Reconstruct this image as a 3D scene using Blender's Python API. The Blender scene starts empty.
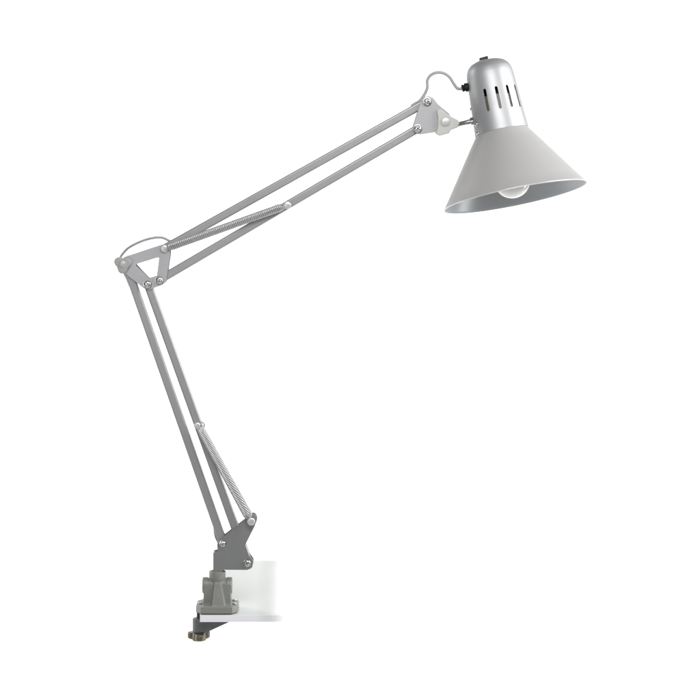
import bpy, bmesh, math, random
from math import sin, cos, pi, radians
from mathutils import Vector, Matrix

random.seed(4)
C = bpy.context.scene.collection
S = 0.0012                 # metres per photo pixel in the plane of the lamp's arms (y = 0)
FPX = 2500.0 / 1.2         # focal length in photo pixels
CAMZ = 0.58992

def P(u, v, y=0.0):
    k = (2.5 + y) / FPX
    return Vector(((u - 350) * k, y, CAMZ - (v - 119) * k))

# ------------------------------------------------------------------ materials
def mat(name, col, metallic=0.0, rough=0.5, coat=0.0, noise=0.0, nscale=400, bump=0.0, bscale=900, spec=0.5, rvar=0.0, tint=1.0):
    m = bpy.data.materials.new(name); m.use_nodes = True
    nt = m.node_tree; b = nt.nodes['Principled BSDF']
    b.inputs['Base Color'].default_value = (*col, 1)
    b.inputs['Metallic'].default_value = metallic
    b.inputs['Roughness'].default_value = rough
    b.inputs['Coat Weight'].default_value = coat
    b.inputs['Coat Roughness'].default_value = 0.15
    b.inputs['Specular IOR Level'].default_value = spec
    b.inputs['Specular Tint'].default_value = (tint, tint, tint, 1)
    tc = nt.nodes.new('ShaderNodeTexCoord')
    if noise:
        n = nt.nodes.new('ShaderNodeTexNoise'); n.inputs['Scale'].default_value = nscale; n.inputs['Detail'].default_value = 4
        nt.links.new(tc.outputs['Object'], n.inputs['Vector'])
        mx = nt.nodes.new('ShaderNodeMix'); mx.data_type = 'RGBA'
        mx.inputs['A'].default_value = (*[c * (1 - noise) for c in col], 1)
        mx.inputs['B'].default_value = (*[min(1, c * (1 + noise)) for c in col], 1)
        nt.links.new(n.outputs['Fac'], mx.inputs['Factor'])
        nt.links.new(mx.outputs['Result'], b.inputs['Base Color'])
    if rvar:
        n = nt.nodes.new('ShaderNodeTexNoise'); n.inputs['Scale'].default_value = 90; n.inputs['Detail'].default_value = 5
        nt.links.new(tc.outputs['Object'], n.inputs['Vector'])
        mr = nt.nodes.new('ShaderNodeMapRange')
        mr.inputs['To Min'].default_value = rough - rvar; mr.inputs['To Max'].default_value = rough + rvar
        nt.links.new(n.outputs['Fac'], mr.inputs['Value'])
        nt.links.new(mr.outputs['Result'], b.inputs['Roughness'])
    if bump:
        n = nt.nodes.new('ShaderNodeTexNoise'); n.inputs['Scale'].default_value = bscale; n.inputs['Detail'].default_value = 3
        nt.links.new(tc.outputs['Object'], n.inputs['Vector'])
        bp = nt.nodes.new('ShaderNodeBump'); bp.inputs['Strength'].default_value = bump; bp.inputs['Distance'].default_value = 0.0004
        nt.links.new(n.outputs['Fac'], bp.inputs['Height'])
        nt.links.new(bp.outputs['Normal'], b.inputs['Normal'])
    return m

M = {}
M['bar']     = mat('silver_paint',   (.36, .36, .367), .5, .40, noise=.05, bump=.05, rvar=.06)
M['bracket'] = mat('silver_plate',   (.42, .42, .435), .25, .40, noise=.04, bump=.05, rvar=.06)
M['dark']    = mat('grey_plate',     (.215, .22, .217), .20, .42, noise=.05, bump=.06, rvar=.06)
M['cast']    = mat('cast_metal',     (.235, .24, .222), .15, .48, noise=.16, nscale=500, bump=.35, bscale=1100)
M['jaw']     = mat('cast_metal_dark',(.145, .15, .15), .15, .50, noise=.15, nscale=500, bump=.3, bscale=1100)
M['bronze']  = mat('bronzed_knob',   (.17, .145, .112), .7, .42, noise=.3, nscale=260, bump=.3, bscale=700)
M['chrome']  = mat('chrome',         (.55, .55, .55), 1.0, .24, tint=.5)
M['steel']   = mat('steel', (.34, .34, .33), .8, .36, tint=.5)
M['zinc']    = mat('zinc_rivet',     (.62, .62, .61), .5, .35)
M['spring']  = mat('spring_wire',    (.48, .48, .475), .65, .32)
M['plastic'] = mat('pale_plastic',   (.50, .50, .475), 0, .42, noise=.03)
M['knobgrey']= mat('grey_plastic',   (.35, .345, .335), 0, .42, noise=.03)
M['cord']    = mat('cord_grey',      (.36, .36, .35), 0, .45, noise=.04)
M['black']   = mat('black_plastic',  (.010, .010, .010), 0, .5, spec=.25)
M['cap']     = mat('brushed_silver', (.40, .405, .41), .60, .47, noise=.02, rvar=.03, tint=.35)
M['shade']   = mat('satin_shade',    (.44, .436, .43), .28, .45, noise=.02, bump=.03, rvar=.03, spec=.3, tint=.6)
M['inner']   = mat('shade_lining',   (.34, .355, .365), .45, .36, noise=.02, rvar=.04, tint=.6)
M['ceramic'] = mat('ceramic',        (.40, .375, .33), 0, .4)
M['bulb']    = mat('bulb_glass',     (.80, .80, .77), 0, .12, coat=.5)

# ------------------------------------------------------------------ helpers
ROOT = {}
def link(name, me, m, parent=None, smooth=True, angle=35, bevel=0, segs=2):
    if smooth:
        for p in me.polygons: p.use_smooth = True
        try: me.set_sharp_from_angle(angle=radians(angle))
        except Exception: pass
    if len(me.vertices):
        xs = [v.co for v in me.vertices]
        o0 = Vector(((min(v.x for v in xs) + max(v.x for v in xs)) / 2, (min(v.y for v in xs) + max(v.y for v in xs)) / 2, min(v.z for v in xs)))
    else: o0 = Vector()
    me.transform(Matrix.Translation(-o0))
    o = bpy.data.objects.new(name, me); C.objects.link(o)
    if m: 
        if isinstance(m, (list, tuple)):
            for q in m: me.materials.append(q)
        else: me.materials.append(m)
    w = o0.copy()
    ROOT[o] = w
    if parent is not None:
        o.parent = parent; o.location = w - ROOT[parent]
    else: o.location = w
    if bevel:
        b = o.modifiers.new('bevel', 'BEVEL'); b.width = bevel; b.segments = segs; b.limit_method = 'ANGLE'; b.angle_limit = radians(40)
        b.harden_normals = False
    return o

def done(name, bm, m, parent=None, **k):
    bmesh.ops.recalc_face_normals(bm, faces=bm.faces)
    me = bpy.data.meshes.new(name); bm.to_mesh(me); bm.free()
    return link(name, me, m, parent, **k)

def round_poly(pts, r, n=5):
    """pts: list of (x,y) or (x,y,r); returns outline with rounded corners"""
    out = []; N = len(pts)
    for i in range(N):
        p = Vector(pts[i][:2]); rr = pts[i][2] if len(pts[i]) > 2 else r
        a = Vector(pts[i - 1][:2]) - p; b = Vector(pts[(i + 1) % N][:2]) - p
        la, lb = a.length, b.length; a.normalize(); b.normalize()
        ang = a.angle(b)
        if rr <= 0 or abs(ang - pi) < .03: out.append((p.x, p.y)); continue
        d = min(rr / math.tan(ang / 2), la * .49, lb * .49)
        p0 = p + a * d; p1 = p + b * d
        for k in range(n + 1):
            t = k / n
            q = p0 * (1 - t) ** 2 + p * (2 * t * (1 - t)) + p1 * t ** 2
            out.append((q.x, q.y))
    return out

def add_plate(bm, outline, y0, y1, holes=()):
    """outline in photo pixels of the lamp plane, extruded from depth y0 to y1"""
    edges = []
    for loop in (outline, *holes):
        vs = []
        for (u, v) in loop:
            q = P(u, v, 0); vs.append(bm.verts.new((q.x, y0, q.z)))
        for i in range(len(vs)): edges.append(bm.edges.new((vs[i], vs[(i + 1) % len(vs)])))
    if holes: r = bmesh.ops.triangle_fill(bm, edges=edges, use_beauty=True, use_dissolve=False); fs = [g for g in r['geom'] if isinstance(g, bmesh.types.BMFace)]
    else: fs = [bm.faces.new([e.verts[0] for e in edges])]
    r = bmesh.ops.extrude_face_region(bm, geom=fs)
    bmesh.ops.translate(bm, verts=[g for g in r['geom'] if isinstance(g, bmesh.types.BMVert)], vec=(0, y1 - y0, 0))

def frame_to(o, d, up=None):
    d = Vector(d).normalized()
    up = Vector(up) if up else (Vector((0, 0, 1)) if abs(d.z) < .9 else Vector((0, 1, 0)))
    x = up.cross(d).normalized(); y = d.cross(x)
    m = Matrix((x, y, d)).transposed().to_4x4(); m.translation = Vector(o)
    return m

def add_lathe(bm, prof, mtx, n=48, cap=True, mi=0):
    """prof: list of (t along local z, r); rings welded into one skin"""
    rings = []
    for (t, r) in prof:
        if r <= 1e-7: rings.append([bm.verts.new(mtx @ Vector((0, 0, t)))])
        else: rings.append([bm.verts.new(mtx @ Vector((r * cos(2 * pi * k / n), r * sin(2 * pi * k / n), t))) for k in range(n)])
    fs = []
    for a, b in zip(rings[:-1], rings[1:]):
        if len(a) == 1 and len(b) == 1: continue
        for k in range(n):
            k2 = (k + 1) % n
            if len(a) == 1: fs.append(bm.faces.new((a[0], b[k], b[k2])))
            elif len(b) == 1: fs.append(bm.faces.new((a[k], b[0], a[k2])))
            else: fs.append(bm.faces.new((a[k], b[k], b[k2], a[k2])))
    if cap:
        for r in (rings[0], rings[-1]):
            if len(r) > 2: fs.append(bm.faces.new(r))
    for f in fs: f.material_index = mi
    return rings

def catmull(pts, n=10):
    pts = [Vector(p) for p in pts]; out = []
    q = [2 * pts[0] - pts[1]] + pts + [2 * pts[-1] - pts[-2]]
    for i in range(1, len(q) - 2):
        for k in range(n):
            t = k / n
            a, b, c, d = q[i - 1], q[i], q[i + 1], q[i + 2]
            out.append(.5 * ((2 * b) + (c - a) * t + (2 * a - 5 * b + 4 * c - d) * t * t + (3 * b - a - 3 * c + d) * t ** 3))
    out.append(pts[-1]); return out

def add_tube(bm, path, r, n=12):
    path = [Vector(p) for p in path]
    rings = []; nrm = None
    for i, p in enumerate(path):
        d = (path[min(i + 1, len(path) - 1)] - path[max(i - 1, 0)]).normalized()
        if nrm is None:
            nrm = d.orthogonal().normalized()
        nrm = (nrm - d * nrm.dot(d)).normalized(); bn = d.cross(nrm)
        rr = r[i] if isinstance(r, (list, tuple)) else r
        rings.append([bm.verts.new(p + nrm * (rr * cos(2 * pi * k / n)) + bn * (rr * sin(2 * pi * k / n))) for k in range(n)])
    for a, b in zip(rings[:-1], rings[1:]):
        for k in range(n): bm.faces.new((a[k], a[(k + 1) % n], b[(k + 1) % n], b[k]))
    bm.faces.new(rings[0]); bm.faces.new(rings[-1])

def add_box(bm, c, sx, sy, sz, mtx=None):
    r = bmesh.ops.create_cube(bm, size=1)
    for v in r['verts']:
        v.co = Vector((v.co.x * sx, v.co.y * sy, v.co.z * sz)) + Vector(c)
        if mtx: v.co = mtx @ v.co
    return r['verts']

def boolean(o, cutters):
    for c in cutters:
        md = o.modifiers.new('cut', 'BOOLEAN'); md.operation = 'DIFFERENCE'; md.object = c; md.solver = 'EXACT'
    bpy.context.view_layer.update()
    dg = bpy.context.evaluated_depsgraph_get()
    me = bpy.data.meshes.new_from_object(o.evaluated_get(dg))
    o.modifiers.clear(); o.data = me
    for c in cutters: bpy.data.objects.remove(c)

def apply_mods(o):
    bpy.context.view_layer.update()
    dg = bpy.context.evaluated_depsgraph_get()
    me = bpy.data.meshes.new_from_object(o.evaluated_get(dg))
    o.modifiers.clear(); o.data = me

# ------------------------------------------------------------------ the lamp
lamp = bpy.data.objects.new('desk_lamp', None); C.objects.link(lamp)
lamp.empty_display_size = .05
lamp.location = P(217.3, 610.6); ROOT[lamp] = lamp.location.copy()
lamp['label'] = 'silver swing-arm desk lamp with conical shade, clamped to a white tabletop edge'
lamp['category'] = 'desk lamp'

def bar(name, a, b, w=8.3, depth=.0100, parent=lamp, ext=3.4):
    A, B = Vector(a), Vector(b); d = (B - A).normalized(); n = Vector((-d.y, d.x))
    A = A - d * ext; B = B + d * ext; h = w / 2
    pts = [A + n * h, B + n * h, B - n * h, A - n * h]
    bm = bmesh.new()
    add_plate(bm, round_poly([tuple(p) for p in pts], 2.6), -depth / 2, depth / 2)
    return done(name, bm, M['bar'], parent, bevel=.0019, segs=4)

SC1, SC2 = (427.0, 102.0), (417.5, 128.8)
RV1, E1, E2 = (164.9, 248.2), (148.0, 284.0), (159.8, 279.8)
KN = (124.2, 264.2)
RV2 = (287.6, 204.7)
RV3, RV4 = (198.1, 423.6), (251.6, 519.0)
B1, B2 = (223.2, 542.4), (247.6, 561.8)
bar('arm_bar', RV1, SC1)
bar('arm_bar', E2, SC2)
bar('arm_bar', (126.2, 264.4), B1)
bar('arm_bar', E1, B2)

FY = -.0068      # front face region of the plates
def rivet(uv, r=3.7, y=-.0086, h=.0018, parent=lamp, length=.018):
    o = P(*uv); o.y = y
    bm = bmesh.new(); R = r * S
    add_lathe(bm, [(-length, R * .45), (-.0001, R * .45), (0, R), (h * .55, R), (h * .85, R * .88), (h, R * .62), (h * 1.03, 0)], frame_to(o, (0, -1, 0)), 32)
    return done('rivet', bm, M['zinc'], parent, angle=50)

def screw(uv, r=4.0, y=-.0083, parent=lamp, rot=.3):
    o = P(*uv); o.y = y; R = r * S; f = frame_to(o, (0, -1, 0))
    bm = bmesh.new()
    add_lathe(bm, [(-.018, R * .5), (-.0002, R * .5), (0, R * 1.12), (.0006, R * 1.12), (.0007, R * .98), (.0013, R * .95), (.0021, R * .80), (.0027, R * .5), (.0029, 0)], f, 36)
    s = done('screw', bm, M['chrome'], parent, angle=40)
    cut = bmesh.new()
    m2 = f @ Matrix.Rotation(rot, 4, 'Z')
    add_box(cut, (0, 0, .0027), R * 1.1, R * .2, .0022, m2)
    c1 = done('cutter', cut, None)
    cut = bmesh.new(); add_box(cut, (0, 0, .0027), R * .2, R * 1.1, .0022, m2)
    c2 = done('cutter', cut, None)
    boolean(s, [c1, c2])
    return s

def plates(name, outline, m, holes=(), parent=lamp, t=.0016, y=.0062, bridge=None, fold=None):
    bm = bmesh.new()
    add_plate(bm, outline, -y - t, -y, holes)
    add_plate(bm, outline, y, y + t, holes)
    if bridge:
        for (a, b, w) in bridge:
            A, B = Vector(a), Vector(b); d = (B - A).normalized(); n = Vector((-d.y, d.x)) * w / 2
            add_plate(bm, [tuple(A + n), tuple(B + n), tuple(B - n), tuple(A - n)], -y - .0003, y + .0003)
    if fold:
        (o, d, slope) = fold; o = P(*o); d = Vector((d[0], 0, -d[1])).normalized()
        bmesh.ops.bisect_plane(bm, geom=bm.verts[:] + bm.edges[:] + bm.faces[:], plane_co=o, plane_no=d)
        for v in bm.verts:
            q = (v.co - o).dot(d)
            if q > 0 and v.co.y < 0: v.co.y += q * slope
    return done(name, bm, m, parent, bevel=.0005, segs=2)

# elbow bracket : a triangular frame, front and back
outer = [(123.5, 257.2, 5), (129.5, 255.4, 2), (162.0, 244.6, 4.2), (170.8, 246.2, 4), (170.6, 254, 3), (166.6, 281.5, 3.2), (163.2, 284.4, 3), (149.5, 289.3, 4.5), (144.2, 287.6, 4.2), (126.2, 273.2, 4), (119.5, 266.5, 5)]
hole = [(135.6, 264.0, 1.2), (159.8, 256.6, 1.4), (157.4, 275.8, 1.6), (149.2, 278.2, 1.6)]
elbow = plates('elbow_bracket', round_poly(outer, 3), M['bracket'], holes=[round_poly(hole, 1.2)])
rivet(RV1, 3.9, -.0088, parent=elbow)
screw(E1, 3.9, -.0080, elbow, .5); screw(E2, 3.9, -.0080, elbow, .1)

def lobed(n_lobes, r_out, r_in, rot, n=72, sharp=1.0):
    pts = []
    for k in range(n):
        a = 2 * pi * k / n
        c = .5 + .5 * cos(n_lobes * (a - rot)); c = c ** sharp
        pts.append(((r_in + (r_out - r_in) * c) * cos(a), (r_in + (r_out - r_in) * c) * sin(a)))
    return pts

# wing knob facing the camera at the elbow
kc = P(123.8, 263.6); kc.y = -.0079
bm = bmesh.new()
out = lobed(3, 9.2 * S, 6.1 * S, radians(-94), sharp=.8)
def star_prism(bm, out, levels, f):
    rings = [[bm.verts.new(f @ Vector((x * s, y * s, t))) for (x, y) in out] for (t, s) in levels]
    N = len(out)
    for a, b in zip(rings[:-1], rings[1:]):
        for k in range(N): bm.faces.new((a[k], b[k], b[(k + 1) % N], a[(k + 1) % N]))
    bm.faces.new(rings[0]); bm.faces.new(rings[-1])
fk = Matrix(((1, 0, 0, kc.x), (0, 0, -1, kc.y), (0, 1, 0, kc.z), (0, 0, 0, 1)))
star_prism(bm, out, [(-.0002, .90), (.0008, .99), (.0060, 1.0), (.0072, .965), (.0078, .88), (.0079, .80)], fk)
knob = done('elbow_knob', bm, M['knobgrey'], elbow, angle=60)
bm = bmesh.new()
add_lathe(bm, [(.0076, 3.6 * S), (.0084, 3.5 * S), (.0088, 2.9 * S), (.0090, 0)], fk, 32)
done('knob_cap', bm, M['bracket'], knob)
bm = bmesh.new()
add_lathe(bm, [(-.0165, 3.2 * S), (-.0005, 3.2 * S)], fk, 24); done('pivot_bolt', bm, M['zinc'], elbow)

# springs : several wires wound side by side
def spring(a, b, r0, r1, strands, pitch, wire, y, taper=.04, phase=0.0, hooks=False, tail=None):
    A, B = P(*a), P(*b); A.y = B.y = y
    d = B - A; L = d.length; f = frame_to(A, d)
    bm = bmesh.new()
    steps = max(40, int(L / pitch * 22))
    for s in range(strands):
        path = []; 
        for i in range(steps + 1):
            t = i / steps
            e = min(1, min(t, 1 - t) / taper); e = .6 + .4 * math.sin(e * pi / 2)
            R = (r0 + (r1 - r0) * t) * e
            an = -2 * pi * (s / strands + t * L / pitch) + phase
            path.append(f @ Vector((R * cos(an), R * sin(an), t * L)))
        add_tube(bm, path, wire, 7)
    # end hooks
    for (o, e, sg) in (((A, d, 1), (B, -d, -1)) if hooks else ()):
        e = e.normalized(); q = e.orthogonal()
        q = Vector((-e.z, 0, e.x))
        c = o - e * (2.2 * S)
        path = [c + e * (3.6 * S * cos(w)) + q * (3.6 * S * sin(w)) for w in [radians(x) for x in range(0, 361, 15)]]
        add_tube(bm, path, wire * 1.05, 8)
    if tail:
        add_tube(bm, catmull([P(u, v) + Vector((0, y, 0)) for (u, v) in tail], 8), wire * .85, 8)
    return done('spring', bm, M['spring'], lamp, angle=80)

spring((169.6, 246.9), (284.0, 206.0), 3.2 * S, 3.2 * S, 8, 19.0 * S, .00092, -.0118)
spring((200.8, 426.2), (249.6, 515.2), 3.2 * S, 4.0 * S, 12, 54.0 * S, .00102, -.0118, taper=.03, tail=[(198.2, 422.2), (201.6, 420.6), (204.6, 421.8), (205.0, 424.8), (203.2, 427.8)])
rv = rivet(RV2, 3.8, -.0150, .0020); rv2 = rivet(RV3, 3.2, -.0150, .0020)

# head plates
head_out = [(421.0, 100.2, 3), (423.5, 97.2, 3), (428.5, 96.2, 3), (433.2, 98.2, 4), (438, 104.5, 8), (449, 113.5, 6), (452, 121, 3), (449, 130.5, 3), (434.5, 132.2, 1.5), (419.5, 134.6, 4), (412.8, 131.5, 4.5), (412.6, 126.5, 4)]
headb = plates('head_bracket', round_poly(head_out, 3), M['bracket'])
screw(SC1, 3.9, -.0080, headb, .2); screw(SC2, 3.9, -.0080, headb, .7)

# pale plastic joint
bm = bmesh.new()
joint_out = [(436.2, 110.4, 1.2), (439.6, 108.6, 1.2), (448.0, 115.0, 6), (457.4, 120.0, 2), (459.2, 122.6, 1.5), (457.4, 127.4, 2), (450.4, 130.0, 2), (448.8, 133.2, 1.2), (439.0, 135.9, 1.4), (435.2, 133.4, 1.2), (437.2, 127.5, 6), (437.4, 118.5, 6)]
add_plate(bm, round_poly(joint_out, 2), -.0115, .0115)
joint = done('head_joint', bm, M['plastic'], lamp, bevel=.0012, segs=3)
o = P(445.3, 122.0); o.y = -.0115
bm = bmesh.new(); R = 4.4 * S
add_lathe(bm, [(-.002, R), (.0008, R), (.0014, R * .9), (.0017, R * .6), (.0018, 0)], frame_to(o, (0, -1, 0)), 36)
done('pin', bm, M['zinc'], joint)

# ------------------------------------------------------------------ head (own axis)
TH, PH = radians(11.1), radians(9.9)
ax = Vector((sin(TH) * cos(PH), -sin(PH), -cos(TH) * cos(PH)))
e1 = Vector((cos(TH), 0, sin(TH)))
e2 = e1.cross(ax)
if e2.y > 0: e2 = -e2
HC = P(494.9, 98.8)
HF = Matrix((e1, e2, ax)).transposed().to_4x4(); HF.translation = HC     # local z along the axis to the opening
if HF.determinant() < 0:
    HF = Matrix((e1, -e2, ax)).transposed().to_4x4(); HF.translation = HC
def HP(t, r, phi):    # phi: 0 towards the camera, + to the right ; px units
    return HC + ax * (t * S) + (e1 * sin(phi) + e2 * cos(phi)) * (r * S)
px = lambda prof: [(t * S, r * S) for (t, r) in prof]

cap_out = [(-39.8, 0), (-39.7, 7), (-39.0, 12.5), (-37.2, 17), (-34.2, 20.4), (-30, 22.6), (-24, 23.8), (-12, 24.5), (4, 25.3), (20, 26.2), (33.6, 27.0), (34.4, 27.0)]
cap_in = [(34.4, 26.2), (20, 25.3), (4, 24.4), (-12, 23.6), (-24, 22.9), (-30, 21.6), (-34, 19.2), (-37, 15), (-38.6, 9), (-38.9, 0)]
bm = bmesh.new(); add_lathe(bm, px(cap_out + cap_in), HF, 96, cap=False)
cap = done('lamp_cap', bm, M['cap'], lamp, angle=40)
cut = []
for k in range(-1, 6):
    phi = radians(-23.5 + 27.4 * k)
    if k == -1: continue
    z0, z1, w = -6.6, 13.6, 1.5
    bm = bmesh.new()
    outl = [(w * cos(a), z1 + w * sin(a)) for a in [pi * i / 8 for i in range(9)]] + [(w * cos(a), z0 + w * sin(a)) for a in [pi + pi * i / 8 for i in range(9)]]
    rad = e1 * sin(phi) + e2 * cos(phi); tg = e1 * cos(phi) - e2 * sin(phi)
    A = [bm.verts.new(HC + rad * (18 * S) + tg * (x * S) + ax * (z * S)) for (x, z) in outl]
    B = [bm.verts.new(HC + rad * (32 * S) + tg * (x * S) + ax * (z * S)) for (x, z) in outl]
    n = len(A)
    for i in range(n): bm.faces.new((A[i], A[(i + 1) % n], B[(i + 1) % n], B[i]))
    bm.faces.new(A); bm.faces.new(B)
    cut.append(done('cutter', bm, None))
boolean(cap, cut)
for p in cap.data.polygons: p.use_smooth = True
cap.data.set_sharp_from_angle(angle=radians(40))

# shade : outside one paint, inside another
sh_out = [(33.2, 26.1), (35.0, 26.9), (45, 34.0), (60, 44.3), (75, 54.6), (90, 64.9), (98.6, 70.9), (99.6, 72.0), (100.3, 72.4)]
sh_rim = [(100.9, 72.3), (101.1, 71.8), (100.8, 71.4)]
sh_in = [(98.6, 70.0), (90, 64.1), (75, 53.8), (60, 43.5), (45, 33.2), (37, 27.6), (36.6, 0)]
bm = bmesh.new()
rings = add_lathe(bm, px(sh_out + sh_rim + sh_in), HF, 128, cap=False)
lim = len(sh_out) + len(sh_rim)
inner = set(); 
for r in rings[lim - 1:]:
    for v in r: inner.add(v)
for f in bm.faces:
    if all(v in inner for v in f.verts): f.material_index = 1
top = rings[0]; bm.faces.new(top)
shade = done('lamp_shade', bm, [M['shade'], M['inner']], lamp, angle=28)

bm = bmesh.new(); add_lathe(bm, px([(-30, 9), (-29, 13), (-3, 13.5), (-2.4, 14)]), HF, 40)
sock = done('socket_top', bm, M['black'], cap)
bm = bmesh.new(); add_lathe(bm, px([(-2.2, 15.0), (20, 16), (33.0, 17.5)]), HF, 40)
done('bulb_socket', bm, M['ceramic'], cap)
# bulb
br = 18.6; bc = 83.2
prof = [(36.9, 11.5), (48, 11.5), (52, 10.8), (58, 11.2)]
for k in range(0, 21):
    a = radians(142) - radians(142) * k / 20
    prof.append((bc + br * cos(a), br * sin(a) if k < 20 else 0))
bm = bmesh.new(); add_lathe(bm, px(prof), HF, 64)
done('light_bulb', bm, M['bulb'], lamp, angle=60)

bm = bmesh.new()
rp = [(100.6 + .6 * cos(a), 72.0 + .6 * sin(a)) for a in [2 * pi * i / 12 for i in range(13)]]
add_lathe(bm, px(rp), HF, 128, cap=False)
bmesh.ops.remove_doubles(bm, verts=bm.verts, dist=1e-6)
done('rim', bm, M['zinc'], shade, angle=180)

# switch on the crown
bm = bmesh.new()
add_box(bm, (-2.6 * S, 0, -39.7 * S), 13 * S, 9 * S, 1.8 * S, HF)
sp = done('switch_plate', bm, M['bracket'], cap, bevel=.0005)
bm = bmesh.new()
add_box(bm, (-2.8 * S, 0, -41.8 * S), 8.8 * S, 6 * S, 4.4 * S, HF)
for v in bm.verts:
    l = HF.inverted() @ v.co
    if l.z < -41.8 * S and l.x < -2.8 * S: v.co -= ax * (-.7 * S)
done('switch', bm, M['black'], cap, bevel=.0006)

# grommet on the left of the cap
g0, g1 = P(461.8, 88.6), P(468.6, 86.8); g0.y = g1.y = -.000
gf = frame_to(g0, g1 - g0)
bm = bmesh.new(); add_lathe(bm, px([(0, 0), (0, 3.0), (.6, 3.7), (1.6, 3.9), (2.2, 3.2), (2.9, 3.2), (3.4, 4.4), (4.6, 4.6), (5.4, 4.3), (6.8, 4.0)]), gf, 28)
done('cord_grommet', bm, M['black'], cap, angle=50)
# stem and nut
s0, s1 = P(456.5, 124.6), P(475.5, 120.3); s1.y = -.0025
sf = frame_to(s0, s1 - s0)
L = (s1 - s0).length / S
prof = [(0, 2.3)]
k = 0
while 2 + k * .9 < 9:
    prof += [(2 + k * .9, 2.4), (2.45 + k * .9, 2.1)]; k += 1
prof += [(9.5, 2.4), (12, 2.4), (12.1, 2.5), (15.5, 2.5), (L, 2.4)]
bm = bmesh.new(); add_lathe(bm, px(prof), sf, 24)
stem = done('stem', bm, M['steel'], lamp, angle=30)
bm = bmesh.new(); add_lathe(bm, px([(14.3, 3.6), (14.5, 4.3), (17.2, 4.3), (17.5, 3.6)]), sf, 6); done('nut', bm, M['chrome'], stem, smooth=False, bevel=.0003)
# strap and small screws at the left of the cap
for (t, rr, y) in ((5.6, 1.5, 0), (23.5, 2.4, -.012), (33.0, 1.9, -.010)):
    rcap = 25.2 + t * .05
    phi = radians(-90) if y == 0 else radians(-66)
    o = HP(t, rcap - .4, phi); d = o - (HC + ax * (t * S))
    bm = bmesh.new(); add_lathe(bm, px([(-1, rr), (.6, rr), (1.3, rr * .8), (1.7, rr * .4), (1.8, 0)]), frame_to(o, d), 24)
    done('screw', bm, M['chrome'], cap)

# cords
def cord(name, pts, r, parent=lamp, y=0):
    bm = bmesh.new(); q = []
    for p in pts:
        w = P(p[0], p[1]); w.y = p[2] if len(p) > 2 else y; q.append(w)
    add_tube(bm, catmull(q, 12), r, 14)
    return done(name, bm, M['cord'], parent, angle=80)
cord('power_cord', [(413.5, 104.6, .001), (416, 103.2, .002), (419.5, 101.2, .0035), (424.5, 94.5, .0035), (427.4, 87.5, .003), (427.4, 80.5, .002), (430.8, 75.2, .001), (437.2, 72.5, 0), (444, 73.3, 0), (449.6, 77.2, 0), (453.6, 83.6, 0), (457.4, 88.4, 0), (462.4, 88.8, 0)], 1.55 * S)
cord('power_cord', [(129.5, 286.0, .003), (126.4, 278.5, .0045), (120.6, 268, .011), (118.6, 260.5, .0105), (122.4, 253.8, .007), (129.4, 247.2, .003), (142.4, 240.9, .001), (153.8, 237.8, 0), (162.2, 237.6, 0), (168.6, 240.4, 0), (173.0, 241.9, 0), (177.5, 240.2, 0), (183.5, 237.6, 0)], 1.25 * S)
cord('power_cord', [(216.0, 524, .003), (214.6, 529.5, .0045), (215.6, 537.5, .006), (218.2, 545, .011), (218.5, 556, .012)], 1.5 * S)
# small grommet sleeves where the cord enters the bars
def sleeve(a, b, w):
    A, B = Vector(a), Vector(b); d = (B - A).normalized(); n = Vector((-d.y, d.x)) * w / 2
    bm = bmesh.new(); add_plate(bm, round_poly([tuple(A + n), tuple(B + n), tuple(B - n), tuple(A - n)], .6), -.0028, .0028)
    done('cord_sleeve', bm, M['bar'], lamp, bevel=.0006)
sleeve((168.8, 243.0), (179.0, 237.2), 2.6)
sleeve((410.8, 106.2), (420.2, 101.2), 2.6)

# ------------------------------------------------------------------ base bracket
base_out = [(213.6, 551.4, .6), (218.3, 550.2, .8), (217.2, 542.8, 5), (225.0, 534.6, 3), (246.6, 518.2, 3), (248.5, 513.6, 4), (255.4, 513.4, 4), (257.4, 519.0, 3), (254.6, 526.0, 3), (245.6, 543.6, 3), (249.2, 553.6, 3), (253.6, 559.6, 4), (252.6, 566.6, 4), (247.6, 568.6, 3), (222.8, 568.4, .8), (222.6, 576, .4), (213.6, 576, .4)]
baseb = plates('base_bracket', round_poly(base_out, 2), M['dark'], bridge=[((217.9, 552.2), (217.9, 575), 8.0)], fold=((240, 536), (.545, -.84), .13))
screw(B1, 3.3, -.0080, baseb, .4); screw(B2, 3.6, -.0080, baseb, .1)
rivet(RV4, 3.9, -.0150, .0022, baseb)

# ------------------------------------------------------------------ clamp
bm = bmesh.new()
CX = P(217.6, 610).x
# plate (octagon)
def prism_xy(bm, pts, z0, z1, s1=1.0):
    a = [bm.verts.new((CX + x, y, z0)) for (x, y) in pts]; b = [bm.verts.new((CX + x * s1, y * s1, z1)) for (x, y) in pts]
    n = len(a)
    for i in range(n): bm.faces.new((a[i], a[(i + 1) % n], b[(i + 1) % n], b[i]))
    bm.faces.new(a); bm.faces.new(b)
oct_ = [(-.0188, -.0215), (.0188, -.0215), (.0252, -.013), (.0252, .013), (.0188, .0215), (-.0188, .0215), (-.0252, .013), (-.0252, -.013)]
prism_xy(bm, oct_, .0012, .0094, .985)
# column
prism_xy(bm, [(-.0168, -.0105), (.0168, -.0105), (.0168, .0105), (-.0168, .0105)], .008, .034, .93)
# raised front rib
def prism_h(bm, lo, hi, z0, z1):
    a = [bm.verts.new((CX + x, y, z0)) for (x, y) in lo]; b = [bm.verts.new((CX + x, y, z1)) for (x, y) in hi]
    n = len(a)
    for i in range(n): bm.faces.new((a[i], a[(i + 1) % n], b[(i + 1) % n], b[i]))
    bm.faces.new(a); bm.faces.new(b)
prism_h(bm, [(-.0058, -.0172), (.0096, -.0172), (.0120, -.008), (-.0080, -.008)], [(-.0030, -.0120), (.0044, -.0120), (.0060, -.006), (-.0044, -.006)], .008, .036)
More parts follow.
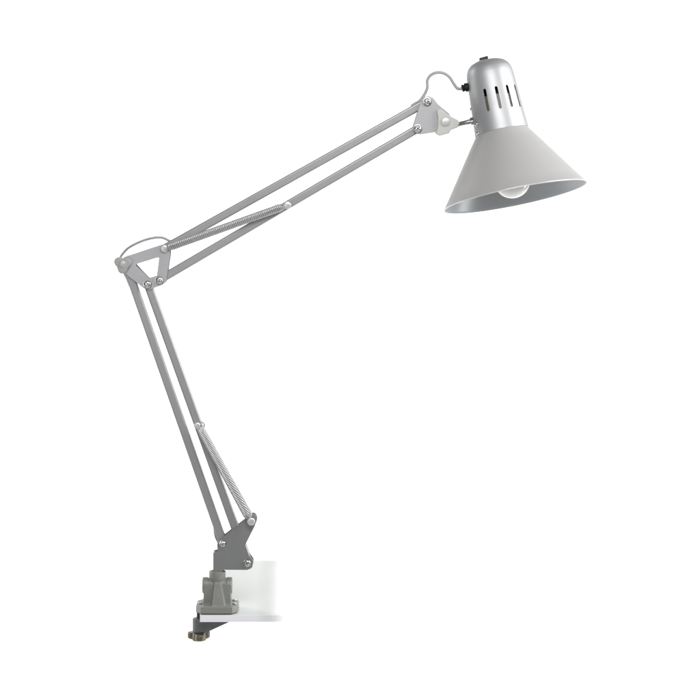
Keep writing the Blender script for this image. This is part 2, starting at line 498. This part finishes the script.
# horizontal bosses
bz = .0305
add_lathe(bm, [(-.0178, .0088), (-.0174, .0096), (-.0118, .0098), (-.0112, .0090), (.0112, .0090), (.0118, .0098), (.0174, .0096), (.0178, .0088)], frame_to((CX - .0002, .000, bz), (1, 0, 0)), 40)
# vertical socket
add_lathe(bm, [(.018, .0045), (.030, .0072), (.0375, .0096), (.0405, .0099), (.0474, .0099), (.0478, .0094), (.0478, .0060), (.038, .0058)], frame_to((CX - .0003, 0, 0), (0, 0, 1)), 48)
clamp = done('clamp', bm, M['cast'], lamp)
r = clamp.modifiers.new('remesh', 'REMESH'); r.mode = 'VOXEL'; r.voxel_size = .00042
s = clamp.modifiers.new('smooth', 'SMOOTH'); s.factor = .5; s.iterations = 4
apply_mods(clamp)
for p in clamp.data.polygons: p.use_smooth = True
# black slab added for the dark shaded gap under the plate
bm = bmesh.new(); prism_xy(bm, [(x * .93, y * .93) for (x, y) in oct_], .0001, .0016)
done('gap_shade', bm, M['black'], clamp)
# collar on socket rim
# plate bolts
for (x, y) in ((-.0205, -.006), (.0208, -.008), (.0195, .011)):
    bm = bmesh.new(); add_lathe(bm, [(-.001, .0026), (.0011, .0026), (.0019, .0020), (.0022, 0)], frame_to((CX + x, y, .0094), (0, 0, 1)), 24)
    done('screw', bm, M['chrome'], clamp)
# jaw
bx, by = P(199.4, 620).x, -.0015
bm = bmesh.new()
add_lathe(bm, [(-.0250, .0072), (-.0244, .0080), (-.0092, .0080), (-.0086, .0074)], frame_to((bx, by, 0), (0, 0, 1)), 40)
w = .0105
jr = P(232.6, 620).x
pr = [(bx, -.0088), (jr, -.0088), (jr, -.0100), (bx + .0085, -.0244), (bx, -.0244)]
a = [bm.verts.new((x, by - .0078, z)) for (x, z) in pr]; b = [bm.verts.new((x, by + .0078, z)) for (x, z) in pr]
for i in range(5): bm.faces.new((a[i], a[(i + 1) % 5], b[(i + 1) % 5], b[i]))
bm.faces.new(a); bm.faces.new(b)
jaw = done('clamp_jaw', bm, M['jaw'], clamp)
r = jaw.modifiers.new('remesh', 'REMESH'); r.mode = 'VOXEL'; r.voxel_size = .0004
s = jaw.modifiers.new('smooth', 'SMOOTH'); s.factor = .5; s.iterations = 3
apply_mods(jaw)
for p in jaw.data.polygons: p.use_smooth = True
bm = bmesh.new()
prof = []; z = .004
while z > -.034: prof += [(z, .0022), (z - .0005, .0018)]; z -= .001
add_lathe(bm, prof, frame_to((bx - .0012, by, 0), (0, 0, 1)), 20)
done('clamp_screw', bm, M['jaw'], clamp, angle=20)
bm = bmesh.new()
out = lobed(3, .0150, .0066, radians(-82), sharp=1.0)
fk = Matrix.Translation((bx - .0002, by, 0))
star_prism(bm, out, [(-.0336, .90), (-.0330, .97), (-.0318, 1), (-.0276, 1), (-.0264, .97), (-.0258, .90)], fk)
add_lathe(bm, [(-.0352, .0072), (-.0346, .0084), (-.030, .0086), (-.0255, .0080), (-.0252, .0068)], fk, 32)
kn = done('clamp_knob', bm, M['bronze'], clamp, angle=50)

# ------------------------------------------------------------------ tabletop
def fading(name, col, rough, spec):
    # the board turns clear towards its right end (measured along the board itself)
    m = mat(name, col, 0, rough, bump=.02, bscale=300, spec=spec)
    nt = m.node_tree; b = nt.nodes['Principled BSDF']; outn = nt.nodes['Material Output']
    tc = nt.nodes.new('ShaderNodeTexCoord'); sx = nt.nodes.new('ShaderNodeSeparateXYZ'); nt.links.new(tc.outputs['Object'], sx.inputs[0])
    mr = nt.nodes.new('ShaderNodeMapRange'); mr.interpolation_type = 'SMOOTHSTEP'
    ma = nt.nodes.new('ShaderNodeMath'); ma.operation = 'MULTIPLY_ADD'; ma.inputs[1].default_value = .032
    nt.links.new(sx.outputs['Y'], ma.inputs[0]); nt.links.new(sx.outputs['X'], ma.inputs[2])
    nt.links.new(ma.outputs[0], mr.inputs['Value'])
    tr = nt.nodes.new('ShaderNodeBsdfTransparent'); mx = nt.nodes.new('ShaderNodeMixShader')
    nt.links.new(mr.outputs['Result'], mx.inputs[0]); nt.links.new(b.outputs[0], mx.inputs[1]); nt.links.new(tr.outputs[0], mx.inputs[2])
    nt.links.new(mx.outputs[0], outn.inputs['Surface'])
    return m, mr
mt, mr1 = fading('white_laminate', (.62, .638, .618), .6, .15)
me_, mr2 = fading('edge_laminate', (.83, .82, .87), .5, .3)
x0, x1 = -.1783, P(300, 615, -.0244).x
y0, y1 = -.0244, .2834
bm = bmesh.new()
add_box(bm, ((x0 + x1) / 2, (y0 + .0012 + y1) / 2, -.0039), x1 - x0, y1 - y0 - .0012, .0078)
board = done('tabletop', bm, mt, None)
bm = bmesh.new()
add_box(bm, ((x0 + x1) / 2, y0 + .0006, -.0039), x1 - x0, .0012, .0078)
band = done('edge_band', bm, me_, board)
for q in (mr1, mr2):
    oy = .032 * (board.location.y if q is mr1 else band.location.y + board.location.y)   # same slanting fade on board and edging
    q.inputs['From Min'].default_value = -oy + P(252, 615, -.0244).x - board.location.x
    q.inputs['From Max'].default_value = -oy + P(298, 615, -.0244).x - board.location.x
board['label'] = 'thin white tabletop corner under the lamp clamp, its right end fading away'
board['category'] = 'tabletop'

# ------------------------------------------------------------------ studio backdrop : seamless white sweep
bm = bmesh.new()
prof = [(-6.0, -.75), (.9, -.75)] + [(.9 + 1.2 * sin(a), -.75 + 1.2 - 1.2 * cos(a)) for a in [radians(6 * i) for i in range(1, 16)]] + [(2.1, 4.2)]
rows = [[bm.verts.new((x, y, z)) for x in (-5, 5)] for (y, z) in prof]
for a, b_ in zip(rows[:-1], rows[1:]): bm.faces.new((a[0], a[1], b_[1], b_[0]))
bd = done('backdrop', bm, mat('white_paper', (.85, .85, .85), 0, .9), None, angle=60)
bd['kind'] = 'structure'

# ------------------------------------------------------------------ lights
def area(name, loc, target, size, power, sy=None, spread=180, col=(1, 1, 1)):
    l = bpy.data.lights.new(name, 'AREA'); l.energy = power; l.size = size; l.color = col
    if sy: l.shape = 'RECTANGLE'; l.size_y = sy
    l.spread = radians(spread)
    o = bpy.data.objects.new(name, l); C.objects.link(o); o.location = loc
    o.rotation_euler = (Vector(target) - Vector(loc)).to_track_quat('-Z', 'Y').to_euler()
    return o
area('backdrop_lamp', (-1.5, .5, .6), (-.3, 2.1, .25), .8, 43, 1.8)
area('backdrop_lamp', (1.5, .5, .6), (.3, 2.1, .25), .8, 43, 1.8)
area('key_softbox', (1.25, -.40, 1.05), (.12, 0, .5), .8, 20, .9)
area('front_softbox', (.05, -1.35, 1.25), (.05, 0, .42), .9, 17, .6)
area('fill_softbox', (-.9, -1.7, .30), (-.1, 0, .1), .8, 4, .8)

w = bpy.data.worlds.new('World'); bpy.context.scene.world = w; w.use_nodes = True
w.node_tree.nodes['Background'].inputs[0].default_value = (1, 1, 1, 1)
w.node_tree.nodes['Background'].inputs[1].default_value = .12

# ------------------------------------------------------------------ camera
cd = bpy.data.cameras.new('camera'); cam = bpy.data.objects.new('camera', cd); C.objects.link(cam)
cam.location = (0, -2.5, CAMZ); cam.rotation_euler = (radians(90), 0, 0)
cd.sensor_width = 36; cd.lens = 36 * FPX / 700; cd.shift_y = -231 / 700
cd.clip_start = .05; cd.clip_end = 60
sc = bpy.context.scene; sc.camera = cam
sc.view_settings.view_transform = 'Standard'; sc.view_settings.look = 'None'; sc.view_settings.exposure = 0; sc.view_settings.gamma = 1
sc.render.resolution_x = sc.render.resolution_y = 1024
